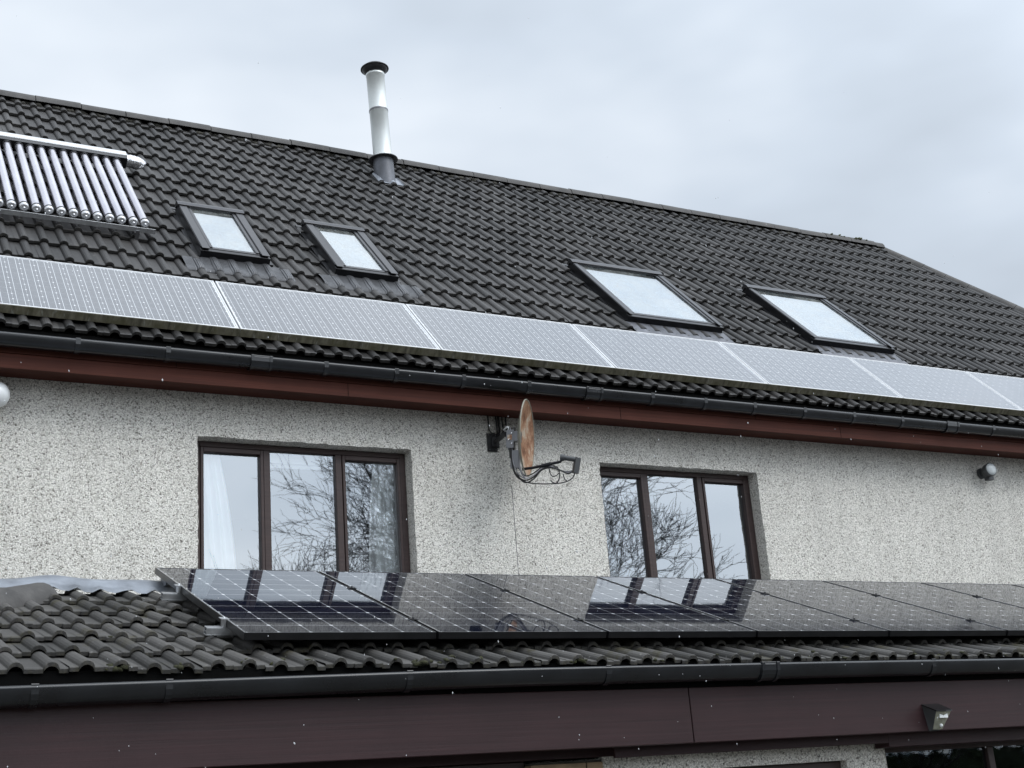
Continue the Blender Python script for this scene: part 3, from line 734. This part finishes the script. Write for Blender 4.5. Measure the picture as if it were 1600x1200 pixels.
for x in (-.1, 1.1, 2.38):
    q = MB(); q.box(x-.02, x+.02, 1.80, 3.5, -.052, -.024, MU); q.box(x-.015, x+.015, 1.79, 1.80, -.085, .0, MU); mk('support_bar', q, 'grey_metal', ev)

# ================================================================== flue
fl = thing('flue_pipe', 'silver metal flue with black rain cap rising through the roof near the ridge', 'chimney', (5.578, 3.187, 6.78), (R(-.6), R(-2.1), 0))
q = MB(); q.lathe([(.103, .26), (.103, .885), (.1055, .887), (.1055, .915), (.103, .917)], 32); mk('pipe_section', q, 'polished_steel', fl, local=True)
q = MB(); q.lathe([(.1025, .917), (.1025, 1.345), (.106, 1.347), (.106, 1.372), (.096, 1.374)], 32); mk('pipe_section', q, 'polished_steel', fl, local=True)
q = MB(); q.lathe([(.1065, .889), (.1075, .893), (.1075, .910), (.1065, .913)], 32); mk('locking_band', q, 'grey_metal', fl, local=True)
q = MB(); q.lathe([(.100, .33), (.112, .325), (.118, .312), (.163, .300), (.165, .293), (.160, .291), (.112, .305)], 32); mk('storm_collar', q, 'grey_metal', fl, local=True)
q = MB(); q.lathe([(.102, .33), (.118, .332), (.12, .322), (.163, .3005)], 32); mk('collar_rim', q, 'polished_steel', fl, local=True)
q = MB(); q.lathe([(.118, -.12), (.116, .0), (.113, .2), (.111, .315)], 28); lsl = mk('lead_sleeve', q, 'dark_lead', fl, local=True)
q = MB(); q.lathe([(.0, 1.51), (.06, 1.50), (.12, 1.475), (.158, 1.445), (.160, 1.437), (.155, 1.434), (.11, 1.44), (.0, 1.45)], 32); q.lathe([(.05, 1.36), (.10, 1.385), (.14, 1.42), (.145, 1.436)], 32)
cw = mk('rain_cap', q, 'black_plastic', fl, local=True)
q = MB(); q.lathe([(.0, 1.345), (.045, 1.36), (.02, 1.41), (.012, 1.45)], 16)
for k in range(4): a = math.pi/2*k+.5; q.box(-.004, .004, -.01, .01, 1.34, 1.45, Matrix.Rotation(a, 4, 'Z') @ T(.094, 0, 0))
mk('cap_strut', q, 'grey_metal', cw, local=True)
ap = MB(); nx = 40; vs = []
for k in range(nx+1):
    x = 5.44+.30*k/nx; u = ((x-GEO_X)/GEO_P+.5) % 1-.5
    for s in (4.86, 4.70, 4.635, 4.615): vs.append((x, s, -.074+tile_profile(u, .031)*.85+(.004 if s > 4.61 else -.012)))
ap.add(vs, [(k*4+q, k*4+q+1, (k+1)*4+q+1, (k+1)*4+q) for k in range(nx) for q in range(3)], MU, True)
mk('lead_slate', ap, 'lead_sheet', fl)

# ================================================================== satellite dish
dc = Vector((5.043, -.40, 2.825)); DN = Vector((.765, -.643, -.10)).normalized()
sd = thing('satellite_dish', 'rusty satellite dish seen edge-on with its feed arm and looped cables', 'satellite dish', tuple(dc))
side = Vector((0, 0, 1)).cross(DN).normalized(); dup_ = DN.cross(side)
B = Matrix.Identity(4)
for i in range(3): B[i][0], B[i][1], B[i][2], B[i][3] = side[i], dup_[i], DN[i], dc[i]
q = MB(); n = 40; rg = 9; vs = []; RD = .298; dep = .058
def dish_rings(off, rmax):
    v = []
    for k in range(rg+1):
        r = rmax*k/rg
        for j in range(n): a = 2*math.pi*j/n; v.append((r*.92*math.cos(a), r*math.sin(a), dep*((k/rg)**2-1)+off))
    return v
fs = [(k*n+j, k*n+(j+1) % n, (k+1)*n+(j+1) % n, (k+1)*n+j) for k in range(rg) for j in range(n)]
q.add(dish_rings(0, RD), fs, B, True); refl = mk('reflector', q, 'rusty_dish', sd)
q = MB(); q.add(dish_rings(-.006, RD), fs, B, True); mk('reflector_back', q, 'dish_back', refl)
q = MB(); q.tube([B @ Vector((RD*.92*math.cos(2*math.pi*j/48), RD*math.sin(2*math.pi*j/48), -.002)) for j in range(49)], .0055, 6, caps=False); mk('rim', q, 'dish_back', refl)
q = MB(); q.tube([Vector((4.995, -.364, 2.582)), Vector((5.06, -.413, 2.583)), Vector((5.16, -.488, 2.596)), Vector((5.232, -.542, 2.606)), Vector((5.245, -.55, 2.62))], [.011, .011, .0115, .0105, .009], 8)
q.tube([Vector((5.115, -.454, 2.588)), Vector((5.175, -.50, 2.598))], .0165, 8)
arm = mk('feed_arm', q, 'dark_frame_metal', sd)
q = MB(); q.tube([Vector((5.236, -.545, 2.640)), Vector((5.262, -.565, 2.634)), Vector((5.262, -.565, 2.634)), Vector((5.325, -.612, 2.612)), Vector((5.340, -.624, 2.606))], [.026, .026, .020, .020, .016], 12)
q.box(-.022, .022, -.018, .018, -.105, .018, T(5.338, -.622, 2.605) @ Matrix.Rotation(R(14), 4, Vector((.6, .8, 0))))
mk('receiver_head', q, 'grey_plastic', sd, bevel=.003)
# bracket behind the dish and arm to the wall
q = MB(); bc = B
q.box(-.03, .03, -.085, .085, -.105, -.100, bc); q.box(-.033, -.030, -.085, .06, -.16, -.100, bc); q.box(.030, .033, -.085, .06, -.16, -.100, bc); q.box(-.022, .022, -.24, -.10, -.125, -.06, bc); q.box(-.03, .03, -.03, .05, -.105, -.05, bc)
br = mk('bracket', q, 'grey_metal', sd, bevel=.003)
q = MB(); q.box(-.012, .012, -.012, .03, -.155, -.150, bc); q.box(-.037, -.033, -.02, .02, -.15, -.115, bc); mk('rusty_plate', q, 'rusty_dish', br)
for yy, zz_ in ((.03, -.12), (-.02, -.14), (-.05, -.115)):
    q = MB(); q.lathe([(0, .006), (.008, .006), (.008, 0)], 8, bc @ T(-.033, yy, zz_) @ Matrix.Rotation(R(-90), 4, 'Y')); mk('bolt', q, 'silver_metal', br)
q = MB(); q.tube(smooth_path([(4.955, -.012, 2.89), (4.965, -.10, 2.90), (4.955, -.20, 2.905), (4.945, -.27, 2.87), (4.94, -.315, 2.80), (4.94, -.315, 2.68)]), .019, 12); mk('wall_arm', q, 'black_plastic', sd)
q = MB(); q.prism([(0, 2.965), (-.012, 2.965), (-.02, 2.89), (-.012, 2.815), (0, 2.815)], 4.900, 4.985); q.box(4.985, 5.01, -.008, 0, 2.85, 2.965); q.box(4.93, 4.975, -.04, -.012, 2.85, 2.93)
wp = mk('wall_plate', q, 'black_plastic', sd, bevel=.003)
for x, z in ((4.912, 2.95), (4.975, 2.95), (4.915, 2.83), (4.97, 2.83)):
    q = MB(); q.lump((x, -.016, z), (.006, .005, .006), None, .05); mk('bolt', q, 'grey_metal', wp)
# cables looping below the dish
def cable(pts, r, mat): c = MB(); c.tube(smooth_path(pts, 7), r, 6); return mk('cable', c, mat, sd)
A0 = (4.935, -.33, 2.66)
for k, (dz, mat, r) in enumerate(((0, 'cable_black', .0055), (.016, 'cable_grey', .005), (-.018, 'cable_black', .0055), (.036, 'cable_black', .005))):
    cable([(4.95+.004*k, -.30, 2.93), (4.935+.006*k, -.33, 2.80), (4.925+.010*k, -.335, 2.66), (4.945+.012*k, -.35, 2.545+dz), (5.00+.005*k, -.375, 2.492+dz), (5.06, -.42, 2.510+dz*.8), (5.115, -.455, 2.565+dz*.4), (5.17, -.495, 2.575+dz*.4), (5.22, -.535, 2.545), (5.275, -.575, 2.512+dz*.3), (5.312, -.602, 2.53)], r, mat)
cable([(4.935, -.32, 2.70), (4.93, -.335, 2.60), (4.955, -.35, 2.52), (5.03, -.39, 2.47), (5.13, -.465, 2.447), (5.24, -.548, 2.442), (5.30, -.595, 2.472), (5.318, -.607, 2.53)], .0045, 'cable_black')
cable([(5.16, -.487, 2.58), (5.165, -.49, 2.53), (5.18, -.50, 2.50), (5.205, -.52, 2.505), (5.225, -.53, 2.53), (5.21, -.525, 2.575)], .004, 'cable_black')
cable([(5.165, -.49, 2.47), (5.178, -.50, 2.452), (5.20, -.52, 2.445), (5.222, -.532, 2.49), (5.215, -.53, 2.55), (5.19, -.51, 2.585)], .0045, 'cable_black')
cable([(5.245, -.55, 2.51), (5.25, -.555, 2.47), (5.265, -.568, 2.448)], .004, 'cable_black')
cable([(4.99, -.355, 2.70), (4.975, -.36, 2.62), (4.985, -.37, 2.55), (5.01, -.385, 2.50)], .007, 'cable_grey')
cable([(4.955, -.20, 2.94), (4.95, -.26, 2.945), (4.95, -.30, 2.91), (4.945, -.32, 2.83)], .008, 'white_plastic')
# cables dropping from the soffit to the wall plate
GC = 'black cables dropping from the soffit beside the dish'
for x, x2, z2, lb in ((4.918, 4.955, 2.955, 'black cable bending right into the wall plate, leftmost of the group'),
                  (4.990, 4.985, 2.93, 'black cable straight down behind the wall plate, second of the group'),
                  (5.012, 4.995, 2.935, 'thick black cable, third of the group beside the dish'),
                  (5.045, 5.010, 2.94, 'black cable, fourth of the group beside the dish'),
                  (5.078, 5.085, 2.955, 'black cable nearest the dish, rightmost of the group')):
    q = MB(); q.tube(smooth_path([(x, -.012, 3.115), (x+.002, -.012, 3.05), (x+.004, -.014, 2.995), (x*.5+x2*.5, -.025, 2.965), (x2, -.04, z2)]), .0085 if 'thick' in lb else .006, 7)
    tag(mk('hanging_cable', q, 'cable_black'), lb, 'cable', GC)

# ================================================================== small fittings
q = thing('wall_lamp', 'round white globe lamp on the roughcast wall at the left edge', 'lamp', (1.205, -.06, 2.945))
s = MB(); s.lathe([(0, -.088)]+[(.086*math.sin(math.pi*k/16), -.088*math.cos(math.pi*k/16)) for k in range(1, 16)]+[(0, .088)], 28, T(0, -.06, 0)); mk('globe', s, 'white_plastic', q, local=True)
s = MB(); s.lathe([(.06, 0), (.06, .05), (.05, .062)], 20, T(0, .058, 0) @ Matrix.Rotation(R(90), 4, 'X')); mk('base', s, 'white_plastic', q, local=True)
LM = Vector((10.36, 0, 2.925))
q = thing('drum_fitting', 'small grey drum-shaped fitting with pale round face on the wall at far right', 'light fitting', tuple(LM))
dv = Vector((-.12, -.98, .06)).normalized(); rotm = dv.to_track_quat('Z', 'Y').to_matrix().to_4x4()
s = MB(); s.lathe([(0, 0), (.052, 0), (.052, .020), (.046, .026), (0, .026)], 20, Matrix.Rotation(R(90), 4, 'X')); s.tube([(0, -.02, 0), tuple(dv*.055+Vector((0, -.02, 0)))], .03, 12); mk('wall_mount', s, 'grey_plastic', q, local=True)
s = MB(); s.lathe([(0, .03), (.045, .035), (.062, .06), (.068, .115), (.066, .122), (.058, .124)], 24, T(0, -.03, 0) @ rotm); s.box(-.02, .05, -.11, -.05, -.085, -.05); mk('housing', s, 'grey_plastic', q, local=True, bevel=.003)
s = MB(); s.lathe([(.059, .1225), (.057, .128), (.03, .134), (0, .136)], 24, T(0, -.03, 0) @ rotm); mk('lens', s, 'pale_lens', q, local=True)
# wedge shaped solar light on the deep fascia
q = thing('solar_wall_light', 'wedge shaped black and clear solar light on the maroon fascia', 'light', (5.965, -3.2, .41))
s = MB(); hw = .068
s.add([(-hw, 0, .075), (hw, 0, .075), (hw*.92, -.105, .030), (0, -.118, .028), (-hw*.92, -.105, .030)], [(0, 4, 3, 2, 1)]); s.add([(-hw, 0, .069), (hw, 0, .069), (hw*.92, -.105, .024), (0, -.118, .022), (-hw*.92, -.105, .024)], [(0, 1, 2, 3, 4)])
s.add([(-hw, 0, .075), (-hw*.92, -.105, .030), (-hw*.92, -.105, .024), (-hw, 0, .069)], [(0, 1, 2, 3)]); s.add([(hw, 0, .075), (hw*.92, -.105, .030), (hw*.92, -.105, .024), (hw, 0, .069)], [(0, 3, 2, 1)])
s.add([(-hw*.92, -.105, .030), (0, -.118, .028), (0, -.118, .022), (-hw*.92, -.105, .024)], [(0, 1, 2, 3)]); s.add([(0, -.118, .028), (hw*.92, -.105, .030), (hw*.92, -.105, .024), (0, -.118, .022)], [(0, 1, 2, 3)])
mk('solar_lid', s, 'black_anodised', q, local=True)
s = MB(); s.add([(-hw*.95, -.001, .068), (-hw*.86, -.098, .024), (-hw*.55, -.03, -.07), (-hw*.6, -.001, -.078), (hw*.95, -.001, .068), (hw*.86, -.098, .024), (hw*.55, -.03, -.07), (hw*.6, -.001, -.078)], [(0, 1, 2, 3), (4, 7, 6, 5), (2, 6, 7, 3)])
mk('side_wall', s, 'grey_plastic', q, local=True)
s = MB(); s.add([(-hw*.86, -.098, .024), (hw*.86, -.098, .024), (hw*.55, -.03, -.07), (-hw*.55, -.03, -.07), (0, -.110, .021), (0, -.042, -.074)], [(0, 4, 5, 3), (4, 1, 2, 5)])
mk('diffuser', s, 'light_diffuser', q, local=True)
s = MB(); s.box(-.03, .03, -.095, -.085, -.012, .014); s.lump((.0, -.062, -.052), (.012, .01, .012), None, .02); mk('lamp_array', s, 'white_plastic', q, local=True)

# ---- curtains and blind behind the left window
def curtain(x_bot, x_top, name, label, y, folds):
    q = MB(); nx, nz = 60, 24; vs = []
    for k in range(nz+1):
        t = k/nz; z = 1.5+(2.74-1.5)*t; e = t**2.2
        xa = x_bot[0]*(1-e)+x_top[0]*e; xb = x_bot[1]*(1-e)+x_top[1]*e
        for j in range(nx+1):
            u = j/nx; vs.append((xa+(xb-xa)*u, y+.016*math.sin(u*folds*2*math.pi+.7*math.sin(3*t))+.008*math.sin(u*23+4*t), z))
    q.add(vs, [(k*(nx+1)+j, k*(nx+1)+j+1, (k+1)*(nx+1)+j+1, (k+1)*(nx+1)+j) for k in range(nz) for j in range(nx)], None, True)
    o = mk(name, q, 'curtain_cloth'); tag(o, label, 'curtain', 'curtains of the left window')
curtain((2.60, 2.93), (2.60, 2.80), 'curtain', 'gathered white curtain at the left side of the left window', .215, 4)
curtain((3.96, 4.26), (4.02, 4.26), 'curtain', 'white curtain edge at the right side of the left window', .25, 4)
q = MB(); q.box(3.12, 3.62, .24, .30, 2.69, 2.76); q.box(3.12, 3.62, .262, .266, 2.66, 2.69); tag(mk('roller_blind', q, 'white_plastic', bevel=.006), 'rolled up white blind at the top of the left window', 'blind')

# ================================================================== bare trees in the garden behind the camera
def bare_tree(name, label, base, height, lean, spread, seed, levels=6, first=.28, rad=.13):
    rnd = random.Random(seed); tr = MB(); tw = MB()
    def grow(p, d, L, r, lev):
        n = 4 if lev < 3 else 3; path = [p]; rs = [r]; q = Vector(p); dd = d.copy()
        for k in range(n):
            dd = (dd+Vector((rnd.gauss(0, .19), rnd.gauss(0, .19), rnd.gauss(.02, .15)))).normalized(); q = q+dd*(L/n); path.append(q.copy()); rs.append(r*(1-.45*(k+1)/n))
        (tr if lev == 0 else tw).tube(path, rs, 6 if lev < 2 else (4 if lev < 4 else 3), caps=False)
        if lev >= levels: return
        kids = (6 if lev == 0 else rnd.choice((4, 4, 4, 5)) if lev < 3 else rnd.choice((3, 3, 4)))
        for c in range(kids):
            f = rnd.uniform(.35, 1.0) if c else 1.0; i = min(n, max(1, round(f*n))); b = path[i]
            ax = Vector((rnd.gauss(0, 1), rnd.gauss(0, 1), rnd.gauss(0, .5))); ax = (ax-dd*ax.dot(dd)).normalized()
            nd = (dd*math.cos(spread*(.5 if c == 0 else 1))+ax*math.sin(spread*(.5 if c == 0 else 1))+Vector((0, 0, .10))+lean*.12).normalized()
            grow(b, nd, L*rnd.uniform(.62, .82), max(.0058, rs[i]*rnd.uniform(.50, .68)), lev+1)
    grow(Vector(base), (Vector((0, 0, 1))+lean*.5).normalized(), height*first, rad, 0)
    t = thing(name, label, 'tree', base, group='bare garden trees')
    mk('trunk', tr, 'bark', t); mk('branches', tw, 'bark', t)
bare_tree('bare_tree', 'leafless round-crowned tree mirrored in the left window', (15.7, -20, -1.6), 16.0, Vector((0, 0, 0)), .62, 11, 7, .23, .16)
bare_tree('bare_tree', 'leafless spreading tree with long slanting limbs mirrored in the right window', (14.6, -15.5, -1.6), 16.2, Vector((.66, 0, 0)), .54, 5, 7, .24, .15)
bare_tree('bare_tree', 'small leafless tree low in the right pane of the right window', (22.8, -20.5, -1.6), 11.0, Vector((0, 0, 0)), .60, 21, 6, .23, .09)
hg = MB(); hr = random.Random(3)  # unseen greenery added so the lower windows mirror something dark
for k in range(9000):
    x = hr.uniform(-12, 34); z = -1.6+2.9*hr.random()**.6*(1+.10*math.sin(x*1.3)+.05*math.sin(x*3.7)); y = -22.5+hr.uniform(-.5, .5)*(1.2-.2*z); a = hr.uniform(.06, .15)
    u = Vector((hr.gauss(0, 1), hr.gauss(0, 1), hr.gauss(0, 1))).normalized(); w = u.orthogonal().normalized(); c = Vector((x, y, z))
    hg.add([c-u*a, c-w*a*.5, c+u*a, c+w*a*.5], [(0, 1, 2, 3)])
hg.box(-12, 34, -22.8, -22.2, -1.6, .9)
h_ = thing('added_hedge', 'unseen dark foliage added behind the camera to darken the lower window reflections', 'added_hedge', (11, -22.5, -1.6)); mk('foliage', hg, 'hedge_leaf', h_)

# ================================================================== falling sleet
q = MB()
for k in range(800):
    p = (random.uniform(-.5, 9), random.uniform(-6.2, -3.45), random.uniform(-.2, 2.4)); r = .0010+.0017*random.random()**2
    d = Vector((random.gauss(.08, .1), random.gauss(0, .05), -1)).normalized()*r*random.uniform(1, 2.6)
    c = Vector(p); q.add([c+d, c-d, c+Vector((r, 0, 0)), c-Vector((r, 0, 0)), c+Vector((0, r, 0)), c-Vector((0, r, 0))], [(0, 2, 4), (0, 4, 3), (0, 3, 5), (0, 5, 2), (1, 4, 2), (1, 3, 4), (1, 5, 3), (1, 2, 5)], None, True)
tag(mk('falling_sleet', q, 'sleet_ice'), 'thin scatter of white sleet flecks falling in front of the house', 'sleet', kind='stuff')
